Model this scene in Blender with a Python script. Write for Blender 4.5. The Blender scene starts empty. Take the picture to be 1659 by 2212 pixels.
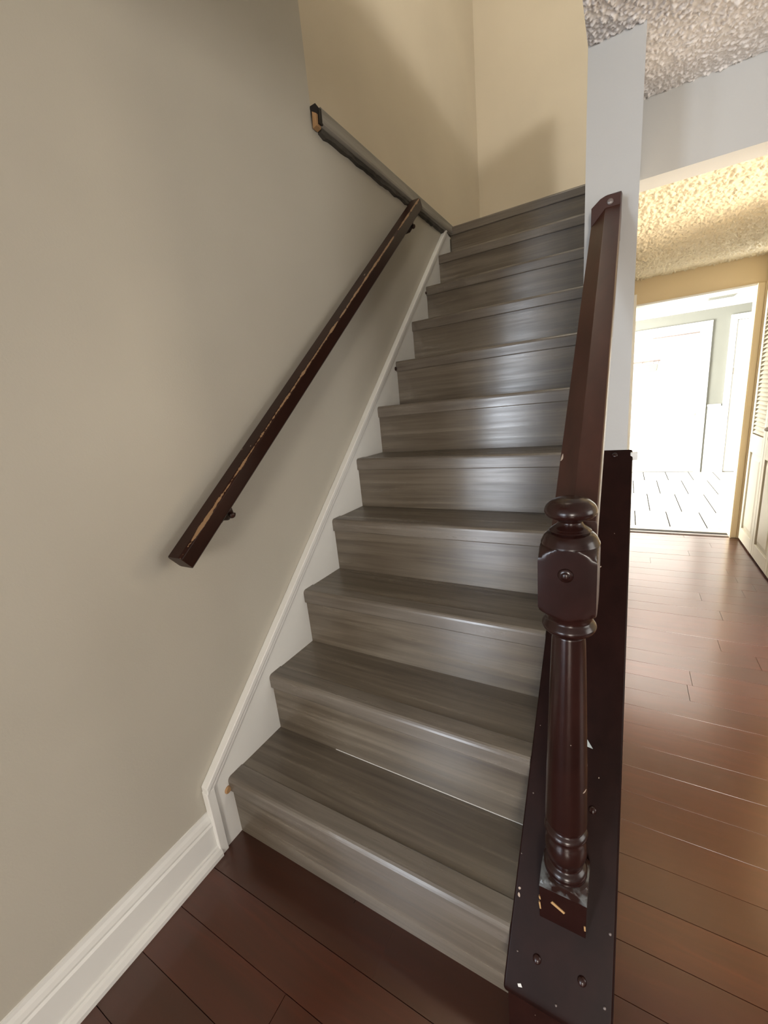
import bpy, math, random
from mathutils import Vector, Matrix, noise

# ------------------------------------------------------------------ camera
S = 1.15                      # model units -> metres
sc = bpy.context.scene
COL = sc.collection
CAMPOS = (0.9507, -0.5548, 1.1661)
YAW, PITCH, ROLL, FPX = 0.5409, -0.2468, -0.0999, 889.73
fw = Vector((-math.sin(YAW)*math.cos(PITCH), math.cos(YAW)*math.cos(PITCH), math.sin(PITCH)))
r0 = Vector((math.cos(YAW), math.sin(YAW), 0)); u0 = r0.cross(fw)
rt = r0*math.cos(ROLL) + u0*math.sin(ROLL)
up = -r0*math.sin(ROLL) + u0*math.cos(ROLL)
cam_data = bpy.data.cameras.new('camera')
cam = bpy.data.objects.new('camera', cam_data); COL.objects.link(cam)
cam.matrix_world = Matrix(((rt.x, up.x, -fw.x, CAMPOS[0]*S), (rt.y, up.y, -fw.y, CAMPOS[1]*S),
                           (rt.z, up.z, -fw.z, CAMPOS[2]*S), (0, 0, 0, 1)))
cam_data.sensor_fit = 'VERTICAL'; cam_data.sensor_height = 36.0
cam_data.lens = FPX/2212*36.0
cam_data.clip_start = 0.02
sc.camera = cam

# ------------------------------------------------------------------ world, lights, exposure
sc.view_settings.view_transform = 'Standard'
sc.view_settings.look = 'None'
sc.view_settings.exposure = 0.0
sc.view_settings.gamma = 1.0
sc.view_settings.use_curve_mapping = False
w = bpy.data.worlds.new('world'); sc.world = w; w.use_nodes = True
w.node_tree.nodes['Background'].inputs[0].default_value = (0.75, 0.86, 1.0, 1)
w.node_tree.nodes['Background'].inputs[1].default_value = 0.3

def area(name, loc, target, size, energy, color):
    d = bpy.data.lights.new(name, 'AREA'); d.shape = 'RECTANGLE'
    d.size, d.size_y = size[0]*S, size[1]*S; d.energy = energy; d.color = color
    o = bpy.data.objects.new(name, d); COL.objects.link(o)
    o.location = Vector(loc)*S
    o.rotation_euler = (Vector(target)-Vector(loc)).to_track_quat('-Z', 'Y').to_euler()
    return o
def point(name, loc, energy, color, radius):
    d = bpy.data.lights.new(name, 'POINT'); d.energy = energy; d.color = color; d.shadow_soft_size = radius*S
    o = bpy.data.objects.new(name, d); COL.objects.link(o); o.location = Vector(loc)*S
    return o
area('daylight_living_right', (1.95, -4.42, 1.25), (1.2, 0, 1.25), (.7, 1.1), 150, (1.0, 0.92, 0.82))
area('daylight_living_left', (-.82, -4.42, 1.1), (-.82, 0, 1.1), (.62, 1.45), 140, (0.80, 0.89, 1.0))
area('daylight_living_far_left', (-1.95, -4.42, 1.1), (-1.95, 0, 1.1), (.5, 1.45), 70, (0.86, 0.92, 1.0))
area('living_side_fill', (3.3, 0.35, 1.2), (0, 0.6, 1.0), (1.1, 1.1), 28, (1.0, 0.97, 0.92))  # fill light added to brighten the left wall; no window there
area('daylight_foyer', (-.42, 3.95, 1.05), (3, 4.9, 2.3), (1.2, 1.3), 560, (1.0, 0.98, 0.94))
area('foyer_door_fill', (1.35, 3.6, 1.93), (1.35, 5.2, 0.2), (1.0, 0.5), 15, (1.0, 0.98, 0.95))  # hidden fill added above the doorway to brighten the far door
area('hall_side_fill', (2.33, 1.66, 1.05), (0.9, 1.6, 1.05), (.6, 1.2), 70, (1.0, 0.85, 0.66))  # unseen warm fill added for the hall, no window behind it
point('upstairs_window_glow', (2.25, -1.1, 3.42), 250, (1.0, 0.98, 0.94), 0.14)
point('upstairs_fill', (0.45, 1.3, 3.9), 17, (1.0, 0.87, 0.68), 0.15)  # warm ambient fill added over the stairwell, no fixture here

# ------------------------------------------------------------------ materials
def newmat(name, rough=0.5, spec=0.5):
    m = bpy.data.materials.new(name); m.use_nodes = True
    b = m.node_tree.nodes['Principled BSDF']
    b.inputs['Roughness'].default_value = rough
    b.inputs['Specular IOR Level'].default_value = spec
    return m, m.node_tree, b
def N(nt, t, **kw):
    n = nt.nodes.new(t)
    for k, v in kw.items():
        if k in n.inputs: n.inputs[k].default_value = v
        else: setattr(n, k, v)
    return n
def ramp(nt, fac, stops):
    r = nt.nodes.new('ShaderNodeValToRGB')
    while len(r.color_ramp.elements) < len(stops): r.color_ramp.elements.new(0.5)
    for e, (p, c) in zip(r.color_ramp.elements, stops):
        e.position = p; e.color = (*c, 1)
    nt.links.new(fac, r.inputs[0]); return r
def coords(nt, scale, rnd=True):
    tc = nt.nodes.new('ShaderNodeTexCoord')
    mp = N(nt, 'ShaderNodeMapping'); mp.inputs['Scale'].default_value = scale
    if rnd:
        oi = nt.nodes.new('ShaderNodeObjectInfo')
        ml = N(nt, 'ShaderNodeVectorMath', operation='SCALE')
        ml.inputs[0].default_value = (7.3, 5.1, 9.7)
        nt.links.new(oi.outputs['Random'], ml.inputs['Scale'])
        ad = N(nt, 'ShaderNodeVectorMath', operation='ADD')
        nt.links.new(tc.outputs['Object'], ad.inputs[0]); nt.links.new(ml.outputs[0], ad.inputs[1])
        nt.links.new(ad.outputs[0], mp.inputs[0])
    else:
        nt.links.new(tc.outputs['Object'], mp.inputs[0])
    return mp.outputs[0]
def bump(nt, b, h, strength, dist):
    bp = N(nt, 'ShaderNodeBump'); bp.inputs['Strength'].default_value = strength; bp.inputs['Distance'].default_value = dist
    nt.links.new(h, bp.inputs['Height']); nt.links.new(bp.outputs[0], b.inputs['Normal'])
def paint(name, col, rough=0.55, bs=0.12, scale=180, spec=0.35):
    m, nt, b = newmat(name, rough, spec)
    v = coords(nt, (1, 1, 1), False)
    n1 = N(nt, 'ShaderNodeTexNoise', Scale=1.7, Detail=3.0); nt.links.new(v, n1.inputs['Vector'])
    r = ramp(nt, n1.outputs[0], [(0.3, tuple(c*0.955 for c in col)), (0.7, tuple(min(1, c*1.03) for c in col))])
    nt.links.new(r.outputs[0], b.inputs['Base Color'])
    n2 = N(nt, 'ShaderNodeTexNoise', Scale=float(scale), Detail=2.0); nt.links.new(v, n2.inputs['Vector'])
    bump(nt, b, n2.outputs[0], bs, 0.002)
    return m
def laminate(name, dark, mid, light, rough=0.33, scale=(1.3, 34, 34), aniso=0.0, spec=0.5):
    m, nt, b = newmat(name, rough, spec)
    if aniso:      # fine embossed grain along x spreads the sheen across the grain
        b.inputs['Anisotropic'].default_value = aniso
        tg = N(nt, 'ShaderNodeTangent', direction_type='RADIAL', axis='X'); nt.links.new(tg.outputs[0], b.inputs['Tangent'])
    v = coords(nt, scale)
    n1 = N(nt, 'ShaderNodeTexNoise', Scale=1.0, Detail=7.0, Roughness=0.62, Distortion=0.5); nt.links.new(v, n1.inputs['Vector'])
    v2 = coords(nt, (scale[0]*0.55, scale[1]*0.28, scale[2]*0.28))
    n2 = N(nt, 'ShaderNodeTexNoise', Scale=1.0, Detail=4.0, Roughness=0.55, Distortion=0.8); nt.links.new(v2, n2.inputs['Vector'])
    mx = N(nt, 'ShaderNodeMath', operation='MULTIPLY_ADD'); mx.inputs[1].default_value = 0.55
    hf = N(nt, 'ShaderNodeMath', operation='MULTIPLY'); hf.inputs[1].default_value = 0.45
    nt.links.new(n2.outputs[0], hf.inputs[0]); nt.links.new(n1.outputs[0], mx.inputs[0]); nt.links.new(hf.outputs[0], mx.inputs[2])
    r = ramp(nt, mx.outputs[0], [(0.34, dark), (0.5, mid), (0.66, light)])
    nt.links.new(r.outputs[0], b.inputs['Base Color'])
    rr = N(nt, 'ShaderNodeMapRange'); rr.inputs[1].default_value = 0.3; rr.inputs[2].default_value = 0.7
    rr.inputs[3].default_value = rough+0.07; rr.inputs[4].default_value = rough-0.05
    nt.links.new(n1.outputs[0], rr.inputs[0]); nt.links.new(rr.outputs[0], b.inputs['Roughness'])
    bump(nt, b, n1.outputs[0], 0.12, 0.0015)
    return m
def cherry(name, cols, rough=0.2, vary=0.6, scale=(2.2, 26, 26)):
    m, nt, b = newmat(name, rough, 1.0)
    b.inputs['Coat Weight'].default_value = 1.0; b.inputs['Coat Roughness'].default_value = 0.2; b.inputs['Coat IOR'].default_value = 1.6
    b.inputs['Specular Tint'].default_value = (1.0, 0.38, 0.20, 1)
    v = coords(nt, scale)
    n1 = N(nt, 'ShaderNodeTexNoise', Scale=1.0, Detail=6.0, Roughness=0.6, Distortion=1.0); nt.links.new(v, n1.inputs['Vector'])
    r = ramp(nt, n1.outputs[0], [(0.3, cols[0]), (0.55, cols[1]), (0.75, cols[2])])
    oi = nt.nodes.new('ShaderNodeObjectInfo')
    mr = N(nt, 'ShaderNodeMapRange'); mr.inputs[3].default_value = 1-vary; mr.inputs[4].default_value = 1+vary
    nt.links.new(oi.outputs['Random'], mr.inputs[0])
    ml = N(nt, 'ShaderNodeVectorMath', operation='SCALE')
    nt.links.new(r.outputs[0], ml.inputs[0]); nt.links.new(mr.outputs[0], ml.inputs['Scale'])
    nt.links.new(ml.outputs[0], b.inputs['Base Color'])
    n3 = N(nt, 'ShaderNodeTexNoise', Scale=3.0, Detail=3.0); nt.links.new(coords(nt, (1, 1, 1)), n3.inputs['Vector'])
    rr = N(nt, 'ShaderNodeMapRange'); rr.inputs[3].default_value = rough-0.05; rr.inputs[4].default_value = rough+0.07
    nt.links.new(n3.outputs[0], rr.inputs[0]); nt.links.new(rr.outputs[0], b.inputs['Roughness'])
    bump(nt, b, n1.outputs[0], 0.05, 0.001)
    return m
def stained(name, col, rough=0.28, spec=0.4, wear=None, worn=(0.26, 0.16, 0.085)):
    """dark brown painted wood; wear = (axis0 value, axis2 value, width) marks an arris rubbed to bare wood"""
    m, nt, b = newmat(name, rough, spec)
    v = coords(nt, (6, 2.0, 6), False)
    n1 = N(nt, 'ShaderNodeTexNoise', Scale=3.0, Detail=5.0, Roughness=0.6); nt.links.new(v, n1.inputs['Vector'])
    r = ramp(nt, n1.outputs[0], [(0.3, tuple(c*0.7 for c in col)), (0.7, tuple(c*1.25 for c in col))])
    out = r.outputs[0]
    vs = coords(nt, (1, 0.35, 1), False)
    n4 = N(nt, 'ShaderNodeTexNoise', Scale=62.0, Detail=1.0); nt.links.new(vs, n4.inputs['Vector'])
    th = N(nt, 'ShaderNodeMath', operation='GREATER_THAN'); th.inputs[1].default_value = 0.80; nt.links.new(n4.outputs[0], th.inputs[0])
    mx = N(nt, 'ShaderNodeMix', data_type='RGBA'); nt.links.new(th.outputs[0], mx.inputs[0])
    nt.links.new(out, mx.inputs[6]); mx.inputs[7].default_value = (0.45, 0.36, 0.29, 1); out = mx.outputs[2]
    if wear:
        tc = nt.nodes.new('ShaderNodeTexCoord'); sx = nt.nodes.new('ShaderNodeSeparateXYZ'); nt.links.new(tc.outputs['Object'], sx.inputs[0])
        def absd(sock, val):
            a = N(nt, 'ShaderNodeMath', operation='SUBTRACT'); a.inputs[1].default_value = val; nt.links.new(sock, a.inputs[0])
            c = N(nt, 'ShaderNodeMath', operation='ABSOLUTE'); nt.links.new(a.outputs[0], c.inputs[0]); return c.outputs[0]
        s = N(nt, 'ShaderNodeMath', operation='ADD'); nt.links.new(absd(sx.outputs[0], wear[0]), s.inputs[0]); nt.links.new(absd(sx.outputs[2], wear[1]), s.inputs[1])
        n5 = N(nt, 'ShaderNodeTexNoise', Scale=5.0, Detail=6.0, Roughness=0.75); nt.links.new(coords(nt, (3, 1.6, 3), False), n5.inputs['Vector'])
        lim = N(nt, 'ShaderNodeMapRange'); lim.inputs[1].default_value = 0.42; lim.inputs[2].default_value = 0.66
        lim.inputs[3].default_value = 0.0; lim.inputs[4].default_value = wear[2]; nt.links.new(n5.outputs[0], lim.inputs[0])
        lt = N(nt, 'ShaderNodeMath', operation='LESS_THAN'); nt.links.new(s.outputs[0], lt.inputs[0]); nt.links.new(lim.outputs[0], lt.inputs[1])
        m2 = N(nt, 'ShaderNodeMix', data_type='RGBA'); nt.links.new(lt.outputs[0], m2.inputs[0]); nt.links.new(out, m2.inputs[6])
        m2.inputs[7].default_value = (*worn, 1); out = m2.outputs[2]
    nt.links.new(out, b.inputs['Base Color'])
    bump(nt, b, n1.outputs[0], 0.08, 0.002)
    return m
M = {}
M['wall_grey'] = paint('wall_grey', (0.50, 0.47, 0.40))
M['wall_beige'] = paint('wall_beige', (0.65, 0.565, 0.425))
M['wall_light'] = paint('wall_light', (0.50, 0.50, 0.485))
M['wall_hall'] = paint('wall_hall', (0.68, 0.56, 0.36))
M['white_trim'] = paint('white_trim', (0.78, 0.78, 0.75), rough=0.35, bs=0.08, scale=60)
M['white'] = paint('white', (0.85, 0.85, 0.83), rough=0.4)
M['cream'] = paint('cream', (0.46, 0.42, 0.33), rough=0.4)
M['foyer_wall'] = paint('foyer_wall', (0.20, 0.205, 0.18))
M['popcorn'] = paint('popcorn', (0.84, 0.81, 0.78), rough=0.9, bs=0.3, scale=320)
M['popcorn_warm_lit'] = paint('popcorn_warm_lit', (0.76, 0.70, 0.55), rough=0.9, bs=0.3, scale=320)  # yellow of the warm hall light put into the ceiling colour
M['laminate'] = laminate('laminate', (0.070, 0.053, 0.036), (0.128, 0.104, 0.076), (0.205, 0.174, 0.134), rough=0.30, scale=(1.6, 52, 52), aniso=0.92, spec=0.9)
M['laminate_nose'] = laminate('laminate_nose', (0.085, 0.068, 0.050), (0.140, 0.118, 0.094), (0.205, 0.180, 0.150), rough=0.30, scale=(2.5, 48, 48), aniso=0.9, spec=0.9)
M['cherry'] = cherry('cherry', ((0.009, 0.0009, 0.0003), (0.018, 0.0017, 0.0006), (0.034, 0.0042, 0.0012)), rough=0.42)
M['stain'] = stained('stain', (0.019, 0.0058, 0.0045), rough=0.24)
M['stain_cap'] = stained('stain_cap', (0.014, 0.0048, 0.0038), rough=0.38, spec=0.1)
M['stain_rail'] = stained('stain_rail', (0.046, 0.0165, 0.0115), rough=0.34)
M['stain_wall_rail'] = stained('stain_wall_rail', (0.022, 0.006, 0.003), rough=0.36, spec=0.2, wear=(0.023*S, 0.021*S, 0.0085*S))
def worn_shoulder():
    m, nt, b = newmat('worn_shoulder', 0.35, 0.4)
    n1 = N(nt, 'ShaderNodeTexNoise', Scale=38.0, Detail=3.0); nt.links.new(coords(nt, (1, 1, 1), False), n1.inputs['Vector'])
    r = ramp(nt, n1.outputs[0], [(0.46, (0.02, 0.007, 0.005)), (0.60, (0.11, 0.115, 0.115))])
    nt.links.new(r.outputs[0], b.inputs['Base Color']); return m
M['worn_shoulder'] = worn_shoulder()
M['black'] = paint('black', (0.012, 0.009, 0.008), rough=0.4)
M['bare_wood'] = paint('bare_wood', (0.42, 0.25, 0.12), rough=0.6)
M['chip_white'] = paint('chip_white', (0.42, 0.47, 0.47), rough=0.4)
M['chip_tan'] = paint('chip_tan', (0.50, 0.31, 0.14), rough=0.5)
M['grey_wood'] = laminate('grey_wood', (0.17, 0.155, 0.13), (0.26, 0.24, 0.205), (0.36, 0.33, 0.29), rough=0.5, scale=(26, 1.6, 26))
M['grey_dark'] = laminate('grey_dark', (0.02, 0.018, 0.014), (0.07, 0.062, 0.05), (0.13, 0.12, 0.10), rough=0.7, scale=(26, 5, 26))
M['tile'] = paint('tile', (0.60, 0.585, 0.55), rough=0.3, bs=0.1, scale=40, spec=0.5)
M['grout'] = paint('grout', (0.035, 0.033, 0.03), rough=0.9, spec=0.1)
M['nail'] = paint('nail', (0.16, 0.13, 0.12), rough=0.3, spec=0.7)
M['steel'] = paint('steel', (0.45, 0.43, 0.40), rough=0.3, spec=0.8)
M['dark_brown_metal'] = paint('dark_brown_metal', (0.035, 0.015, 0.010), rough=0.35)

# ------------------------------------------------------------------ mesh helpers
class MB:
    def __init__(s): s.v = []; s.f = []
    def add(s, vs, fs):
        o = len(s.v); s.v += [tuple(v) for v in vs]; s.f += [tuple(i+o for i in f) for f in fs]; return s
    def box(s, x0, x1, y0, y1, z0, z1):
        return s.add([(x0,y0,z0),(x1,y0,z0),(x1,y1,z0),(x0,y1,z0),(x0,y0,z1),(x1,y0,z1),(x1,y1,z1),(x0,y1,z1)],
                     [(0,3,2,1),(4,5,6,7),(0,1,5,4),(1,2,6,5),(2,3,7,6),(3,0,4,7)])
    def prism(s, poly, a0, a1, axis='x'):
        """poly: 2-D outline in the two other axes, extruded along axis"""
        n = len(poly)
        def P(p, a):
            return (a, p[0], p[1]) if axis == 'x' else ((p[0], a, p[1]) if axis == 'y' else (p[0], p[1], a))
        vs = [P(p, a0) for p in poly] + [P(p, a1) for p in poly]
        fs = [tuple(range(n-1, -1, -1)), tuple(range(n, 2*n))] + [(i, (i+1) % n, n+(i+1) % n, n+i) for i in range(n)]
        return s.add(vs, fs)
    def lathe(s, prof, seg=40, c=(0, 0), sq=None, bottom=None):
        """prof: (z, r) from top to bottom; sq: half width of the square that clips it"""
        vs = []; n = len(prof)
        for k, (z, r) in enumerate(prof):
            for i in range(seg):
                a = 2*math.pi*i/seg
                rr = r
                if sq: rr = min(r, sq/max(abs(math.cos(a)), abs(math.sin(a))))
                x, y = c[0]+rr*math.cos(a), c[1]+rr*math.sin(a)
                zz = z
                if bottom and k == n-1: zz = bottom(y)
                vs.append((x, y, zz))
        fs = [(k*seg+i, (k+1)*seg+i, (k+1)*seg+(i+1) % seg, k*seg+(i+1) % seg) for k in range(n-1) for i in range(seg)]
        fs += [tuple(range(seg)), tuple(range(n*seg-1, (n-1)*seg-1, -1))]
        return s.add(vs, fs)
    def dome(s, c, nrm, r, h, seg=14, rings=4):
        nrm = Vector(nrm).normalized(); a = nrm.orthogonal().normalized(); b = nrm.cross(a); c = Vector(c)
        vs = []
        for k in range(rings):
            t = math.pi/2*k/rings
            for i in range(seg):
                q = 2*math.pi*i/seg
                vs.append(c + (a*math.cos(q)+b*math.sin(q))*r*math.cos(t) + nrm*h*math.sin(t))
        vs.append(c+nrm*h)
        fs = [(k*seg+i, k*seg+(i+1) % seg, (k+1)*seg+(i+1) % seg, (k+1)*seg+i) for k in range(rings-1) for i in range(seg)]
        fs += [((rings-1)*seg+i, (rings-1)*seg+(i+1) % seg, rings*seg) for i in range(seg)]
        fs += [tuple(range(seg-1, -1, -1))]
        return s.add(vs, fs)
    def tube(s, pts, r, seg=12):
        pts = [Vector(p) for p in pts]; vs = []
        for k, p in enumerate(pts):
            t = (pts[min(k+1, len(pts)-1)]-pts[max(k-1, 0)]).normalized()
            a = t.orthogonal().normalized() if k == 0 else (a - t*a.dot(t)).normalized()
            b = t.cross(a)
            rr = r[k] if isinstance(r, (list, tuple)) else r
            vs += [p+(a*math.cos(2*math.pi*i/seg)+b*math.sin(2*math.pi*i/seg))*rr for i in range(seg)]
        n = len(pts)
        fs = [(k*seg+i, k*seg+(i+1) % seg, (k+1)*seg+(i+1) % seg, (k+1)*seg+i) for k in range(n-1) for i in range(seg)]
        fs += [tuple(range(seg-1, -1, -1)), tuple(range((n-1)*seg, n*seg))]
        return s.add(vs, fs)
    def mesh(s, name, mat, smooth=False):
        me = bpy.data.meshes.new(name)
        me.from_pydata([tuple(c*S for c in v) for v in s.v], [], s.f); me.update()
        if mat: me.materials.append(M[mat])
        if smooth:
            for p in me.polygons: p.use_smooth = True
        return me
def link(name, me, parent=None, loc=(0, 0, 0), rot=(0, 0, 0), bev=0, seg=2, smooth_angle=None):
    o = bpy.data.objects.new(name, me); COL.objects.link(o)
    o.location = Vector(loc)*S; o.rotation_euler = rot
    if parent: o.parent = parent
    if bev:
        md = o.modifiers.new('bevel', 'BEVEL'); md.width = bev*S; md.segments = seg; md.limit_method = 'ANGLE'; md.angle_limit = 0.35
        for p in me.polygons: p.use_smooth = True
        md.harden_normals = True
    return o
def obj(name, mb, mat, parent=None, loc=(0, 0, 0), rot=(0, 0, 0), bev=0, seg=2, smooth=False):
    return link(name, mb.mesh(name, mat, smooth), parent, loc, rot, bev, seg)
def empty(name, loc=(0, 0, 0)):
    o = bpy.data.objects.new(name, None); COL.objects.link(o); o.location = Vector(loc)*S; o.empty_display_size = 0.05
    return o
def tag(o, label, cat, group=None):
    o['label'] = label; o['category'] = cat
    if group: o['group'] = group
    return o
def struct(o, label=None):
    o['kind'] = 'structure'
    if label: o['label'] = label
    return o
def plabel(o, label): o['label'] = label; return o
rnd = random.Random(7)

RISE, RUN = 0.195, 0.2065
SL = RISE/RUN
NST = 11
TOPZ = RISE*NST            # 2.145
CEIL = 1.975
UP = 4.4

# ------------------------------------------------------------------ the shell
LW = 0.06
b = MB(); b.box(-.16, 0, -.75, 2.95, 0, 2.10); b.box(-.16, 0, -.75, .815, 2.10, UP)
struct(obj('wall_left', b, 'wall_grey'), 'grey-beige painted wall on the left of the stairs')
b = MB(); b.box(-.16, -LW, .815, 2.95, 2.10, UP)
struct(obj('wall_upper_left', b, 'wall_beige'), 'beige upper wall set back above the grey ledge trim')
b = MB(); b.box(-.16, 3.4, 2.95, 3.05, TOPZ, UP)
b.box(-.16, .834, 2.95, 3.05, 0, TOPZ)
struct(obj('wall_back', b, 'wall_beige'), 'beige wall at the back of the upstairs landing')
b = MB(); b.box(.834, .957, .83, 3.18, 0, CEIL)
struct(obj('wall_right', b, 'wall_light'), 'pale narrow wall end on the right side of the stairs')
b = MB(); b.box(.86, .95, -.75, 1.86, TOPZ, 3.05)
struct(obj('wall_upper_right', b, 'wall_beige'), 'low upstairs wall beside the stairwell')
b = MB(); b.box(-3.0, -.16, -.75, -.65, 0, CEIL)
struct(obj('wall_side', b, 'wall_grey'))
b = MB(); b.box(-.16, .834, -.44, -.34, CEIL, UP)
struct(obj('wall_front', b, 'wall_beige'))
# living room outer walls; the back one holds two windows
b = MB(); b.box(-3.1, -3.0, -4.5, -.65, 0, CEIL); b.box(3.4, 3.5, -4.5, 3.05, 0, UP)
struct(obj('wall_outer', b, 'wall_light'))
b = MB()
W1 = (1.5, 2.4, .6, 1.85); W2 = (-1.15, -.5, .38, 1.82); W3 = (-2.22, -1.68, .38, 1.82)
b.box(-3.1, W3[0], -4.5, -4.4, 0, CEIL); b.box(W3[1], W2[0], -4.5, -4.4, 0, CEIL); b.box(W2[1], W1[0], -4.5, -4.4, 0, CEIL); b.box(W1[1], 3.5, -4.5, -4.4, 0, UP)
for W in (W1, W2, W3): b.box(W[0], W[1], -4.5, -4.4, 0, W[2]); b.box(W[0], W[1], -4.5, -4.4, W[3], CEIL)
b.box(-.16, W1[1], -4.5, -4.4, TOPZ, UP)
struct(obj('wall_rear', b, 'wall_light'))
for k, W in enumerate((W1, W2, W3)):
    root = struct(empty('window_%d' % (k+1), ((W[0]+W[1])/2, -4.4, W[2])))
    hw = (W[1]-W[0])/2; hh = W[3]-W[2]
    f = MB(); f.box(-hw, -hw+.05, 0, .03, 0, hh); f.box(hw-.05, hw, 0, .03, 0, hh); f.box(-hw, hw, 0, .03, 0, .05); f.box(-hw, hw, 0, .03, hh-.05, hh)
    obj('window_frame', f, 'white', root)
    for q in ((-1, 1) if k == 0 else (0,)):
        f = MB(); f.box(-.02+q*hw/3, .02+q*hw/3, 0, .03, .05, hh-.05); obj('mullion', f, 'white', root)

# ceilings: the slab and a really bumpy popcorn skin on the parts in view
def popcorn(x0, x1, y0, y1, z, step, amp, freq, seed, mb):
    nx = int((x1-x0)/step)+1; ny = int((y1-y0)/step)+1
    vs = []
    for j in range(ny+1):
        for i in range(nx+1):
            x = x0+(x1-x0)*i/nx; y = y0+(y1-y0)*j/ny
            a = noise.noise(Vector((x*freq, y*freq, seed)))
            c = noise.noise(Vector((x*freq*2.3, y*freq*2.3, seed+9)))
            d = noise.noise(Vector((x*freq*.5, y*freq*.5, seed+5)))
            h = max(0, a*1.3+.12)**.8 * amp*(.75+.5*d) + c*amp*.35
            vs.append((x, y, z-max(0, h)))
    fs = [(j*(nx+1)+i, (j+1)*(nx+1)+i, (j+1)*(nx+1)+i+1, j*(nx+1)+i+1) for j in range(ny) for i in range(nx)]
    mb.add(vs, fs)
b = MB()
b.box(.834, 3.5, -4.5, 1.2, CEIL, TOPZ-.01); b.box(-3.1, .834, -4.5, -.34, CEIL, TOPZ-.01); b.box(.957, 3.5, 1.2, 3.05, 1.87, TOPZ-.01); b.box(.834, .957, .83, 3.05, CEIL, TOPZ-.01)
ce = struct(obj('ceiling', b, 'popcorn'), 'textured popcorn ceiling over the right-hand side')
b = MB(); popcorn(.834, 1.5, .55, 1.152, CEIL-.0012, .0027, .0085, 150, 1.3, b)
o = obj('ceiling_texture', b, 'popcorn', ce, smooth=True); o['kind'] = 'stuff'
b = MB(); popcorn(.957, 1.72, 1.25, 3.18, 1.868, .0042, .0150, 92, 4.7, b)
o = obj('ceiling_texture', b, 'popcorn_warm_lit', ce, smooth=True); o['kind'] = 'stuff'; plabel(o, 'hallway ceiling popcorn texture, coloured with warm light')
b = MB(); b.box(-.16, 3.5, -4.5, 3.05, UP, UP+.05)
struct(obj('ceiling_upper', b, 'wall_light'))
b = MB(); b.box(.957, 3.4, 1.152, 1.25, 1.765, CEIL)
struct(obj('wall_header', b, 'wall_light'), 'pale header beam across the hallway entrance')

# coarser popcorn further back and to the right
for (xa, xb, ya_, yb_) in ((.834, 2.3, -.8, .55), (1.5, 2.3, .55, 1.152)):
    b = MB(); popcorn(xa, xb, ya_, yb_, CEIL-.0012, .0058, .0085, 120, 1.3, b)
    o = obj('ceiling_texture', b, 'popcorn', ce, smooth=True); o['kind'] = 'stuff'
# hallway
b = MB(); b.box(1.80, 3.4, 1.25, 1.33, 0, 1.87)
b.box(1.70, 1.80, 1.25, 1.31, 0, 1.87); b.box(1.70, 1.80, 1.93, 1.98, 0, 1.87); b.box(1.70, 1.80, 1.31, 1.93, 1.70, 1.87); b.box(1.70, 1.80, 1.98, 3.14, 1.715, 1.87); b.box(2.35, 2.4, 1.33, 3.18, 0, 1.87)  # doorway and room behind it added to let the hall fill light through
struct(obj('wall_hall', b, 'wall_hall'), 'warm beige hallway wall around the closet doors')
b = MB(); b.box(.957, .985, 3.18, 3.26, 0, 1.87); b.box(.985, 1.645, 3.18, 3.26, 1.69, 1.87); b.box(1.645, 2.4, 3.18, 3.26, 0, 1.87)
struct(obj('wall_far', b, 'wall_hall'), 'beige wall with the doorway to the foyer')
b = MB(); b.box(.957, .984, 3.155, 3.18, 0, 1.768)
struct(obj('trim_3', b, 'white_trim', bev=.003), 'white casing strip on the left of the foyer doorway')
b = MB(); b.box(1.642, 1.652, 3.15, 3.18, 0, 1.70); b.box(1.652, 1.682, 3.16, 3.18, 0, 1.70); b.box(1.682, 1.698, 3.15, 3.18, 0, 1.70)
struct(obj('trim_4', b, 'wall_hall', bev=.002), 'beige moulded casing on the right of the foyer doorway')
b = MB(); b.box(.984, 1.642, 3.165, 3.18, 1.688, 1.70)
struct(obj('trim_5', b, 'white_trim'), 'thin white edge along the top of the foyer doorway')
b = MB(); b.prism([(3.165, 0), (3.20, 0), (3.196, .007), (3.169, .007)], .985, 1.66)
struct(obj('trim_6', b, 'nail', bev=.001), 'metal threshold strip between wood floor and foyer tiles')

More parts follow.
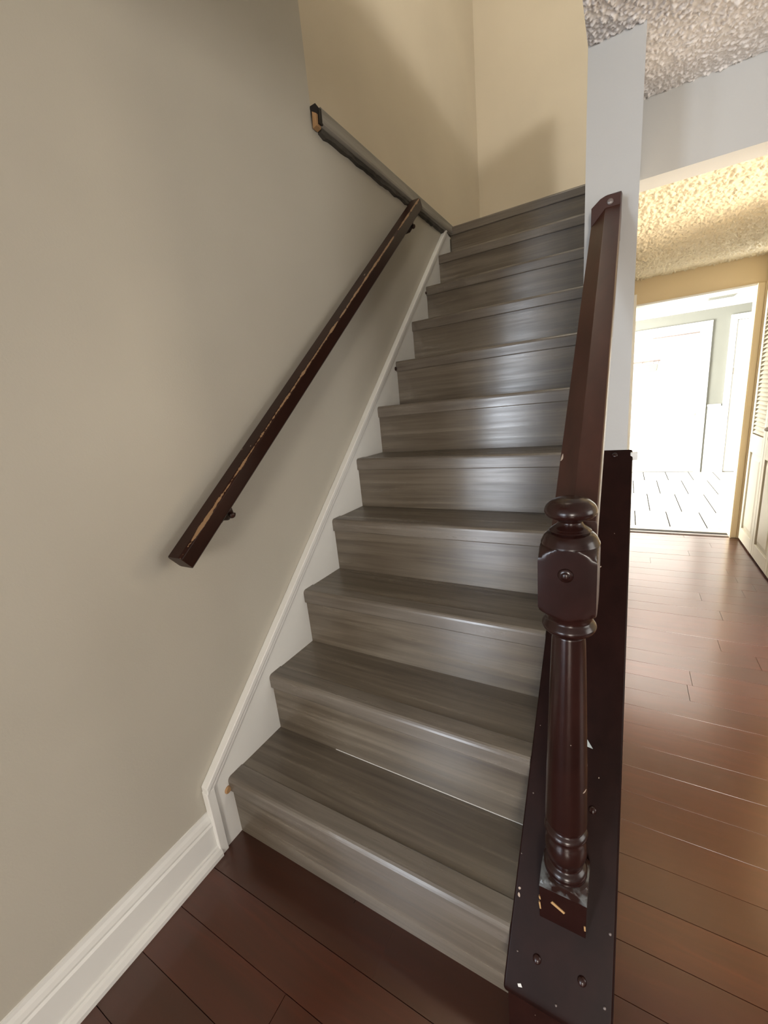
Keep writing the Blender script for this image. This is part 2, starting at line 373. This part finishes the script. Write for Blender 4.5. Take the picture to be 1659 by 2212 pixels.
# bifold louvre closet doors
dr = struct(empty('door_3', (1.70, 2.55, 0)), 'white louvred bifold closet doors')
def leaf(y0, y1, zt=1.695):
    yo = 2.55
    f = MB(); w_ = .045
    y0 -= yo; y1 -= yo
    f.box(-.012, .018, y0, y0+w_, .012, zt); f.box(-.012, .018, y1-w_, y1, .012, zt)
    f.box(-.012, .018, y0+w_, y1-w_, .012, .10); f.box(-.012, .018, y0+w_, y1-w_, .64, .76); f.box(-.012, .018, y0+w_, y1-w_, zt-.09, zt)
    f.box(.0, .012, y0+w_, y1-w_, .10, .64)
    lf = obj('door_leaf', f, 'cream', dr, bev=.002)
    q = MB(); c0, c1, d0, d1 = y0+w_+.004, y1-w_-.004, .104, .636; i_ = .035
    q.add([(0, c0, d0), (0, c1, d0), (0, c1, d1), (0, c0, d1), (-.010, c0+i_, d0+i_), (-.010, c1-i_, d0+i_), (-.010, c1-i_, d1-i_), (-.010, c0+i_, d1-i_)],
          [(4, 7, 6, 5), (0, 4, 5, 1), (1, 5, 6, 2), (2, 6, 7, 3), (3, 7, 4, 0), (0, 1, 2, 3)])
    obj('raised_panel', q, 'cream', lf)
    s_ = MB(); s_.add([(-.012, y0+w_, -.016), (-.009, y0+w_, -.017), (.014, y0+w_, .013), (.011, y0+w_, .014),
                       (-.012, y1-w_, -.016), (-.009, y1-w_, -.017), (.014, y1-w_, .013), (.011, y1-w_, .014)],
                      [(0, 1, 2, 3), (7, 6, 5, 4), (0, 4, 5, 1), (1, 5, 6, 2), (2, 6, 7, 3), (3, 7, 4, 0)])
    me = s_.mesh('louver_slat', 'cream')
    z = .785
    while z < zt-.10:
        link('louver_slat', me, lf, (0, 0, z)); z += .0265
    return lf
for k in range(3): leaf(3.135-.36*(k+1)+.002, 3.135-.36*k-.002)
b = MB(); b.box(.06, .062, -.60, .58, .01, 1.70)
obj('closet_backing', b, 'white', dr)
b = MB(); b.dome((-.012, 3.135-.36-2.55-.025, .82), (-1, 0, 0), .014, .018); obj('door_knob', b, 'steel', dr, smooth=True)

# ------------------------------------------------------------------ foyer
b = MB()
FY = 5.85
b.box(-.6, 3.3, FY, FY+.08, 0, 1.98); b.box(3.2, 3.3, 3.26, FY, 0, 1.98); b.box(-.6, -.5, 3.26, FY, 0, 1.98)
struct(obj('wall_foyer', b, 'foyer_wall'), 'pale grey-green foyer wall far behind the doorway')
b = MB(); b.box(-.5, 3.2, 3.26, FY, 1.90, 1.98)
struct(obj('ceiling_foyer', b, 'white'))
b = MB(); b.box(1.80, 1.94, FY-.02, FY-.0005, 0, .7995); b.box(1.795, 1.925, FY-.035, FY-.0005, .80, .825); b.box(2.5, 3.2, FY-.02, FY-.0005, 0, .7995); b.box(-.5, .6, FY-.02, FY-.0005, 0, .7995)
struct(obj('trim_7', b, 'white', bev=.003), 'white wainscot panel under the far foyer wall')
d1 = struct(empty('door_1', (1.30, FY, 0)), 'white foyer door straight beyond the doorway')
b = MB(); b.box(-.68, -.60, -.03, 0, 0, 1.6995); b.box(.42, .48, -.03, 0, 0, 1.6995); b.box(-.68, .48, -.03, 0, 1.70, 1.775)
obj('door_frame', b, 'white', d1, bev=.004)
b = MB(); b.box(-.60, .42, -.012, 0, .01, 1.70); obj('door_panel', b, 'white', d1)
b = MB()
for (xa, xb, za, zb) in ((-.5, -.15, .15, .75), (-.03, .32, .15, .75), (-.5, -.15, .9, 1.15), (-.03, .32, .9, 1.15)):
    b.box(xa, xb, -.02, -.012, za, zb)
obj('raised_panel', b, 'white', d1, bev=.006)
b = MB(); b.box(-.10, .36, -.045, -.012, 1.655, 1.668); obj('door_closer', b, 'nail', d1)
b = MB(); b.dome((.37, -.012, .72), (0, -1, 0), .02, .03); obj('door_knob', b, 'steel', d1, smooth=True)
d2 = struct(empty('door_2', (2.2, FY, 0)), 'second white foyer door at the right edge of the doorway')
b = MB(); b.box(-.26, -.20, -.03, 0, 0, 1.7395); b.box(.22, .28, -.03, 0, 0, 1.7395); b.box(-.26, .28, -.03, 0, 1.74, 1.80)
obj('door_frame', b, 'white', d2, bev=.004)
b = MB(); b.box(-.195, .22, -.01, 0, .01, 1.735); obj('door_panel', b, 'white', d2)
b = MB(); b.box(-.198, -.188, -.02, -.005, 1.15, 1.22); obj('hinge', b, 'steel', d2)
# coat hook rail with a small hanging pouch on the foyer door
t = tag(empty('hook_rail', (1.12, FY-.012, 1.40)), 'small rail of hooks on the far white foyer door', 'hooks')
b = MB(); b.box(-.16, .17, -.012, 0, -.008, .012); obj('rail_board', b, 'nail', t, bev=.002)
for x in (-.13, -.02, .10, .15):
    b = MB(); b.tube([(x, -.01, 0), (x, -.035, -.01), (x, -.045, -.03), (x, -.055, -.02)], .004, 8); obj('hook', b, 'nail', t)
b = MB(); b.prism([(-.06, -.10), (.055, -.095), (.065, -.012), (-.05, -.012)], -.055, -.02, 'y')
o = tag(obj('pouch', b, 'foyer_wall', loc=(1.20, FY-.014, 1.372), bev=.006), 'small pale pouch hanging from the foyer door hooks', 'pouch')
b = MB(); b.box(-.11, .11, -.06, .06, -.006, 0)
for k in range(5): b.box(-.10, .10, -.05+k*.022, -.042+k*.022, -.012, -.006)
tag(obj('ceiling_vent', b, 'foyer_wall', loc=(1.72, 5.0, 1.90)), 'small air vent in the white foyer ceiling', 'vent')
# tiles
ft = MB(); ft.box(-.6, 3.3, 3.18, FY+.05, -.03, -.004)
ftile = struct(obj('floor_foyer', ft, 'grout'), 'pale tiled foyer floor beyond the doorway')
T = .243
tb = MB(); tb.box(.005, T-.005, .005, T-.005, -.01, .0015); tme = tb.mesh('tile', 'tile')
row = 0; y = 3.275+.09-T
while y < FY-.01:
    off = 0 if (row//3) % 2 == 0 else T*.5
    x = 1.30-T*6-off
    while x < 2.7:
        if y > 3.26: link('tile', tme, ftile, (x, y, 0), bev=0)
        x += T
    row += 1; y += T
tb = MB(); tb.box(.6, 2.7, 3.27, 3.362, -.01, .0012); obj('tile_border', tb, 'tile', ftile)

# ------------------------------------------------------------------ wood floor
fb = MB(); fb.box(-3.1, 3.5, -4.5, -1.3, -.03, 0); fb.box(-3.1, 3.5, -1.3, 3.18, -.03, -.006)
floor = struct(obj('floor', fb, 'cherry'), 'glossy dark cherry plank floor')
PW = .1
y = -1.3; k = 0
while y < 3.17:
    y1 = min(y+PW, 3.18)
    x_lo, x_hi = (0.0, 2.2) if y < -.09 else (.968, 2.2)
    x = x_lo - rnd.uniform(0, .8)
    while x < x_hi:
        x1 = x+rnd.uniform(.65, 1.25)
        a, c = max(x, x_lo), min(x1, x_hi)
        if c-a > .03:
            p = MB(); dz = rnd.uniform(-.0004, .0004)
            e = .0008
            p.add([(a+e*.3, y+e*.3, -.006), (c-e*.3, y+e*.3, -.006), (c-e*.3, y1-e*.3, -.006), (a+e*.3, y1-e*.3, -.006),
                   (a+e*.3, y+e*.3, -.0012), (c-e*.3, y+e*.3, -.0012), (c-e*.3, y1-e*.3, -.0012), (a+e*.3, y1-e*.3, -.0012),
                   (a+e, y+e, dz), (c-e, y+e, dz), (c-e, y1-e, dz), (a+e, y1-e, dz)],
                  [(0, 1, 5, 4), (1, 2, 6, 5), (2, 3, 7, 6), (3, 0, 4, 7), (4, 5, 9, 8), (5, 6, 10, 9), (6, 7, 11, 10), (7, 4, 8, 11), (8, 9, 10, 11)])
            obj('plank', p, 'cherry', floor)
        x = x1
    y = y1; k += 1
# strip in front of the first riser
for (a, c) in ((0, .42), (.42, .805)):
    p = MB(); p.box(a+.0006, c-.0006, -.0992, .02, -.006, 0); obj('plank', p, 'cherry', floor)

# ------------------------------------------------------------------ baseboard and skirt board
prof = [(0, 0), (.026, 0), (.027, .012), (.022, .024), (.017, .028), (.0165, .033), (.012, .035), (.012, .098), (.0145, .100), (.0145, .106), (.011, .112), (.012, .118), (.009, .128), (.005, .136), (.0035, .145), (0, .146)]
b = MB(); b.prism([(x, z) for x, z in prof], -.75, -.066, 'y')
struct(obj('baseboard_left', b, 'white_trim'), 'white moulded baseboard along the left wall')
# skirt: board following the stairs with a moulded top edge and a plumb foot
def skz(y): return .288+.9175*y
y0, y1 = -.066, 2.03
sk = MB(); sk.prism([(y0, 0), (2.06, 0), (2.06, 2.095), (2.03, 2.10), (y1-.02, skz(y1-.02)), (y0, skz(y0))], 0, .016)
skirt = struct(obj('trim_1', sk, 'white_trim', bev=.0015), 'white skirt board rising along the stairs')
def band(d0, d1, x1):
    n = math.hypot(1, .9175)
    a = d0*n; c = d1*n
    q = MB(); q.prism([(y0-.002+0*a, skz(y0)-c), (y1-.03, skz(y1-.03)-c), (y1-.03, skz(y1-.03)-a), (y0-.002, skz(y0)-a)], 0, x1)
    return q
obj('moulding', band(-.002, .014, .025), 'white_trim', skirt, bev=.003)
obj('moulding', band(.014, .026, .0215), 'white_trim', skirt, bev=.002)
q = MB(); q.prism([(y0-.004, 0), (y0+.022, 0), (y0+.022, skz(y0)-.012), (y0-.004, skz(y0)-.012)], 0, .0225); obj('moulding', q, 'white_trim', skirt, bev=.003)

# ------------------------------------------------------------------ the staircase
st = tag(empty('staircase', (.41, 0, 0)), 'steep straight flight of grey-brown wood-look stairs', 'stairs')
SX = .41
def step_meshes(x1):
    a, c = .016-SX, x1-SX
    r_ = MB(); r_.box(a, c, .008, .020, 0, RISE-.006)
    t_ = MB(); t_.box(a, c, .0545, RUN+.010, -.012, 0)
    n_ = MB()
    pf = [(.0, -.040), (.0, -.008), (.0016, -.003), (.005, .0006), (.010, .0028), (.051, .0028), (.053, .0018), (.053, -.012), (.013, -.012), (.013, -.043), (.002, -.043)]
    n_.prism(pf, a, c)
    return r_.mesh('riser', 'laminate'), t_.mesh('tread', 'laminate'), n_.mesh('nosing', 'laminate_nose')
low, high = step_meshes(.799), step_meshes(.8335)
for i in range(NST):
    ms = low if RUN*i < .66 else high
    link('riser', ms[0], st, (0, RUN*i, RISE*i))
    if i < NST-1: link('tread', ms[1], st, (0, RUN*i, RISE*(i+1)))
    link('nosing', ms[2], st, (0, RUN*i, RISE*(i+1)))
for i, rr in ((0, .011), (6, .009), (8, .007)):
    q = MB(); q.tube([(.014, RUN*i-.006, RISE*(i+1)-.030), (.0185, RUN*i-.006, RISE*(i+1)-.030), (.021, RUN*i-.006, RISE*(i+1)-.030)], [rr, rr, rr*.7], 14)
    plabel(obj('tread_stub', q, 'bare_wood' if i == 0 else 'dark_brown_metal', st, loc=(-SX, 0, 0), smooth=False), 'rounded old tread end poking through the white skirt')
q = MB(); q.box(.24-SX, .79-SX, RUN+.0068, RUN+.0082, RISE, RISE+.0013); plabel(obj('caulk_line', q, 'white_trim', st), 'thin white line at the foot of the second riser')
b = MB(); b.box(0, .834, RUN*10+.06, 2.95, TOPZ-.12, TOPZ-.002)
struct(obj('floor_landing', b, 'laminate'))

# ledge trim on top of the left wall
lt = struct(empty('trim_2', (0, 1.45, 2.10)), 'grey wood-look ledge trim with a broken end above the left wall')
b = MB(); b.prism([(-LW, 2.102-2.10), (.020, .002), (.028, .008), (.030, .016), (.030, .050), (.026, .056), (-LW, .056)], .835-1.45, 2.09-1.45, 'y')
obj('ledge_board', b, 'grey_wood', lt)
b = MB(); yy = .845
prev = None
vs = []; n = 46
for k in range(n+1):
    y_ = .842+(2.05-.842)*k/n
    d = .010+.007*noise.noise(Vector((y_*19, 0, 3))) + .006*(noise.noise(Vector((y_*47, 2, 3))))
    xo = .018+.005*noise.noise(Vector((y_*31, 5, 1)))
    vs += [(0, y_-1.45, .004), (xo, y_-1.45, .004), (xo-.004, y_-1.45, -max(.003, d)), (0, y_-1.45, -max(.004, d*1.2))]
fs = [(4*k+i, 4*k+(i+1) % 4, 4*k+4+(i+1) % 4, 4*k+4+i) for k in range(n) for i in range(4)]
b.add(vs, fs + [(0, 3, 2, 1), (4*n, 4*n+1, 4*n+2, 4*n+3)])
plabel(obj('torn_edge', b, 'grey_dark', lt), 'rough torn dark lower edge')
b = MB(); b.add([(0, -.632, .002), (.026, -.630, .004), (.029, -.628, .046), (.020, -.634, .060), (.002, -.640, .055), (-.01, -.634, .03),
                 (0, -.612, .002), (.0285, -.612, .004), (.0285, -.612, .05), (.020, -.612, .055), (.002, -.612, .055), (-.01, -.612, .03)],
                [(5, 4, 3, 2, 1, 0), (6, 7, 8, 9, 10, 11)]+[(i, (i+1) % 6, 6+(i+1) % 6, 6+i) for i in range(6)])
plabel(obj('broken_end', b, 'black', lt), 'black broken end of the trim')
b = MB(); b.add([(.004, -.640, -.008), (.020, -.640, -.004), (.022, -.638, .030), (.010, -.644, .036), (.004, -.615, -.008), (.020, -.615, -.004), (.022, -.615, .030), (.010, -.615, .036)],
                [(3, 2, 1, 0), (4, 5, 6, 7), (0, 1, 5, 4), (1, 2, 6, 5), (2, 3, 7, 6), (3, 0, 4, 7)])
plabel(obj('splinter', b, 'bare_wood', lt), 'bare wood splinter at the broken end')

# ------------------------------------------------------------------ knee wall with sloping cap
B0 = .198
def cz(y): return B0+SL*y
YF = -.052; YE = .8305
kw = tag(empty('knee_wall', (.886, .38, 0)), 'dark brown sloping knee wall board on the right of the stairs', 'knee wall')
KX, KY = .886, .38
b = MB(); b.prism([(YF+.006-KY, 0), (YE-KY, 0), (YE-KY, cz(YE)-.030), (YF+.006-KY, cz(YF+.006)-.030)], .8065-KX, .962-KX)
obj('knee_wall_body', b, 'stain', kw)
ang = math.atan(SL); cL = (YE-YF)/math.cos(ang)
def cap_pt(y, d=0):   # point on the cap top at plan position y, d = distance above the surface
    return (y-d*math.sin(ang), cz(y)+d*math.cos(ang))
pts = [cap_pt(YF+.004), cap_pt(YE), (YE, cz(YE)-.040), (YF+.012, cz(YF+.012)-.032), (YF-.001, cz(YF)-.020), (YF-.003, cz(YF)-.008)]
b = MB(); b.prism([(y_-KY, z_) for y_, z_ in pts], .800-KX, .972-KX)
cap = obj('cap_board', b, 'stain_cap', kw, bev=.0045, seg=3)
nrm = (0, -math.sin(ang), math.cos(ang))
def on_cap(x, y, d=0):
    yy, zz = cap_pt(y, d); return (x-KX, yy-KY, zz)
for x, y, r in ((0.8511, -0.014, 0.0075), (0.9238, -0.0116, 0.0075), (0.9244, 0.1709, 0.0075), (0.9269, 0.8155, 0.0085)):
    b = MB(); b.dome(on_cap(x, y, -.0005), nrm, r, .005)
    obj('bolt', b, 'stain', kw, smooth=True)
for x, y, r in ((0.9626, 0.0455, 0.0026), (0.9589, -0.024, 0.0026), (0.8873, -0.0457, 0.002), (0.8176, -0.0163, 0.0016), (0.805, 0.0875, 0.0016), (0.8135, 0.1656, 0.0016)):
    b = MB(); b.dome(on_cap(x, y, -.0003), nrm, r, .0022, 8, 3)
    obj('nail_head', b, 'nail', kw, smooth=True)
def patch(xys, d, mat, name, label, parent, ox, oy):
    b = MB(); n = len(xys); top = []; bot = []
    for x, y in xys:
        a_, z_ = cap_pt(y, d); top.append((x-ox, a_-oy, z_)); a_, z_ = cap_pt(y, -.001); bot.append((x-ox, a_-oy, z_))
    b.add(top+bot, [tuple(range(n)), tuple(range(2*n-1, n-1, -1))]+[(i, (i+1) % n, n+(i+1) % n, n+i) for i in range(n)])
    return plabel(obj(name, b, mat, parent), label)
patch([(0.8945, 0.261), (0.9061, 0.2608), (0.9185, 0.2492), (0.9017, 0.2508)], .0015, 'chip_white', 'paint_chip', 'small pale chip on the dark cap', kw, KX, KY)
patch([(0.8236, -0.0463), (0.8289, -0.0445), (0.8319, -0.0475), (0.8257, -0.0487)], .0012, 'white_trim', 'paint_chip', 'white nick at the lower front edge', kw, KX, KY)
b = MB(); b.box(.966, .984, .812, .829, cz(.82)-.020, cz(.82)+.002)
tag(obj('corner_block', b, 'white_trim', bev=.002), 'tiny pale block at the top right end of the dark board', 'block')

# ------------------------------------------------------------------ newel post
NX, NY = .887, .068
nw = tag(empty('newel_post', (NX, NY, cz(NY))), 'turned dark brown newel post with a mushroom knob', 'newel post')
NZ = cz(NY)
def zz(z): return z+max(0, 1.166-z)*.048-.004
def part(name, prof, sq=None, bottom=None, mat='stain'):
    b = MB(); b.lathe([(zz(z)-NZ, r) for z, r in prof], 64, (0, 0), sq, bottom)
    o = obj(name, b, mat, nw, smooth=True)
    o.data.set_sharp_from_angle(angle=math.radians(32))
    return o
def smooth_profile(keys, n=6):
    out = []
    for i in range(len(keys)-1):
        p0 = keys[max(i-1, 0)]; p1 = keys[i]; p2 = keys[i+1]; p3 = keys[min(i+2, len(keys)-1)]
        for k in range(n):
            t = k/n
            f = lambda a, b_, c, d: .5*((2*b_)+(-a+c)*t+(2*a-5*b_+4*c-d)*t*t+(-a+3*b_-3*c+d)*t**3)
            out.append((p1[0]+(p2[0]-p1[0])*t, max(.001, f(p0[1], p1[1], p2[1], p3[1]))))
    out.append(keys[-1]); return out
part('knob', smooth_profile([(1.0155, .001), (1.0145, .013), (1.0105, .0245), (1.003, .0325), (.9945, .0352), (.987, .0325), (.983, .023), (.978, .0165), (.972, .019), (.967, .025)], 4))
part('collar', smooth_profile([(.967, .025), (.964, .0285), (.962, .0265), (.960, .031), (.955, .0355), (.948, .0385), (.944, .040)], 3))
H = .0385
blk = [(.9445, .0385), (.9435, .0415), (.9415, .0440), (.9390, .0465), (.936, .0490), (.932, .0515), (.928, .0535), (.924, .056), (.86, .056), (.848, .0545), (.843, .0520), (.839, .049), (.836, .0455), (.833, .0415), (.8305, .0385)]
part('square_block', blk, H)
part('turned_ring', smooth_profile([(.8305, .036), (.824, .0335), (.817, .0325), (.812, .0355), (.806, .0385), (.800, .037), (.794, .031), (.789, .0235), (.786, .0235)], 4))
part('shaft', [(.786, .0235), (.775, .0245), (.70, .0270), (.60, .0298), (.50, .0322), (.412, .0345), (.404, .0342)])
part('turned_base', smooth_profile([(.404, .0342), (.398, .030), (.392, .029), (.386, .034), (.380, .0355), (.374, .031), (.368, .0295), (.355, .0335), (.340, .0350), (.325, .0335), (.312, .029), (.306, .0285), (.300, .034), (.294, .0365), (.288, .0350), (.284, .036)], 4))
pb = [(.284, .036), (.282, .041), (.279, .0455), (.275, .0495), (.270, .053), (.262, .056), (.25, .056)]
b = MB(); b.lathe([(zz(z)-NZ, r) for z, r in pb]+[(0, .056)], 64, (0, 0), H, lambda y_: SL*y_+.0005)
w_ = MB(); w_.lathe([(zz(z)-NZ+.0008, r+.0006) for z, r in pb[:6]], 64, (0, 0), H+.0006)
plabel(obj('worn_shoulder', w_, 'worn_shoulder', nw, smooth=False), 'shoulder rubbed down to grey')
base = obj('base_block', b, 'stain', nw, smooth=False)
# bottom ring must follow the slope: the ring above it too where the cap rises behind the post
for v in base.data.vertices:
    lim = SL*v.co.y+.0005*S
    if v.co.z < lim: v.co.z = lim
base.data.update()
b = MB(); b.dome((-.001, -H-.0001, .913-NZ), (0, -1, 0), .0105, .0035, 20); b.dome((-.001, -H-.003, .913-NZ), (0, -1, 0), .006, .003, 16)
obj('screw_plug', b, 'stain', nw, smooth=True)
for (xa, za, xb, zb, wd, mt) in ((-.018, .276, .004, .264, .0028, 'chip_tan'), (-.0385, .262, -.0365, .247, .0014, 'chip_tan'), (-.0385, .276, -.0370, .270, .0014, 'chip_tan'), (.0365, .255, .0375, .245, .0014, 'chip_tan')):
    b = MB(); dx, dz = xb-xa, zb-za; L_ = math.hypot(dx, dz); nx_, nz_ = -dz/L_*wd, dx/L_*wd
    b.prism([(xa-nx_, za-nz_-NZ), (xb-nx_, zb-nz_-NZ), (xb+nx_*.6, zb+nz_*.6-NZ), (xa+nx_, za+nz_-NZ)], -H-.0012, -H+.002, 'y')
    plabel(obj('scratch', b, mt, nw), 'scratch down to pale bare wood')

# ------------------------------------------------------------------ right handrail: newel to wall end
ya, za = NY+H+.0025, .995-.03
ra = math.atan2(1.642-.972, .829-ya)
hr = empty('handrail', (.889, ya, .972))
tag(hr, 'dark brown handrail from the newel post up to the pale wall end', 'handrail')
Lr = math.hypot(1.642-.972, .829-ya)
def rail(name, prof, y_bot, y_top, mat, parent, bev=.0015, plumb=None):
    """prof in local x,z (z normal to the slope); ends cut plumb if asked"""
    b = MB(); n = len(prof)
    t = math.tan(plumb) if plumb else 0
    vs = [(x, y_bot+z*t, z) for x, z in prof]+[(x, y_top+z*t, z) for x, z in prof]
    b.add(vs, [tuple(range(n)), tuple(range(2*n-1, n-1, -1))]+[(i, n+i, n+(i+1) % n, (i+1) % n) for i in range(n)])
    return b
pf = [(-.036, -.026), (-.004, 0.0), (.029, 0.0), (.031, -.004), (.031, -.046), (-.030, -.046), (-.036, -.040)]
b = rail('rail', pf[::-1], 0, Lr, 'stain_rail', hr, plumb=ra)
# bevelled upper end fixed to the wall end
o = obj('rail', b, 'stain_rail', hr, rot=(ra, 0, 0), bev=.0012)
b = MB(); b.prism([(-.036, -.010), (-.016, .006), (-.004, .010), (.029, .008), (.030, -.088), (-.036, -.088)], -.048, .0, 'y')
o = obj('rail_end_plate', b, 'stain_rail', hr, loc=(0, .8295-ya, 1.615-.972), bev=.001)
b = MB(); b.dome((.006, -.0482, -.006), (0, -1, 0), .0075, .003, 16); obj('screw', b, 'nail', hr, loc=(0, .8295-ya, 1.615-.972), smooth=True)

# ------------------------------------------------------------------ wall handrail on the left
A = Vector((.060, -.018, .862)); Bt = Vector((.060, 1.50, 2.070))
wa = math.atan2(Bt.z-A.z, Bt.y-A.y); WL = (Bt-A).length
wr = tag(empty('wall_handrail', A), 'worn dark brown handrail fixed along the left wall', 'handrail')
pf = [(-.027, -.020), (-.027, .016), (-.020, .023), (.020, .023), (.026, .017), (.026, -.018), (.020, -.024), (-.021, -.024)]
b = rail('rail', pf[::-1], 0, WL, 'stain_wall_rail', wr)
obj('rail', b, 'stain_wall_rail', wr, rot=(wa, 0, 0), bev=.002)
for d in (.205, WL-.085):
    y_ = math.cos(wa)*d; z_ = math.sin(wa)*d
    b = MB(); b.tube([(.0, y_, z_-.030), (-.002, y_+.006, z_-.050), (-.020, y_+.008, z_-.066), (-.045, y_+.008, z_-.068), (-.060, y_+.008, z_-.068)], [.007, .008, .008, .008, .010], 12)
    b.dome((-.0595, y_+.008, z_-.068), (1, 0, 0), .020, .010, 20)
    b.dome((.004, y_+.004, z_-.054), (.4, -.3, -1), .011, .012, 14)
    obj('bracket', b, 'dark_brown_metal', wr, smooth=True)
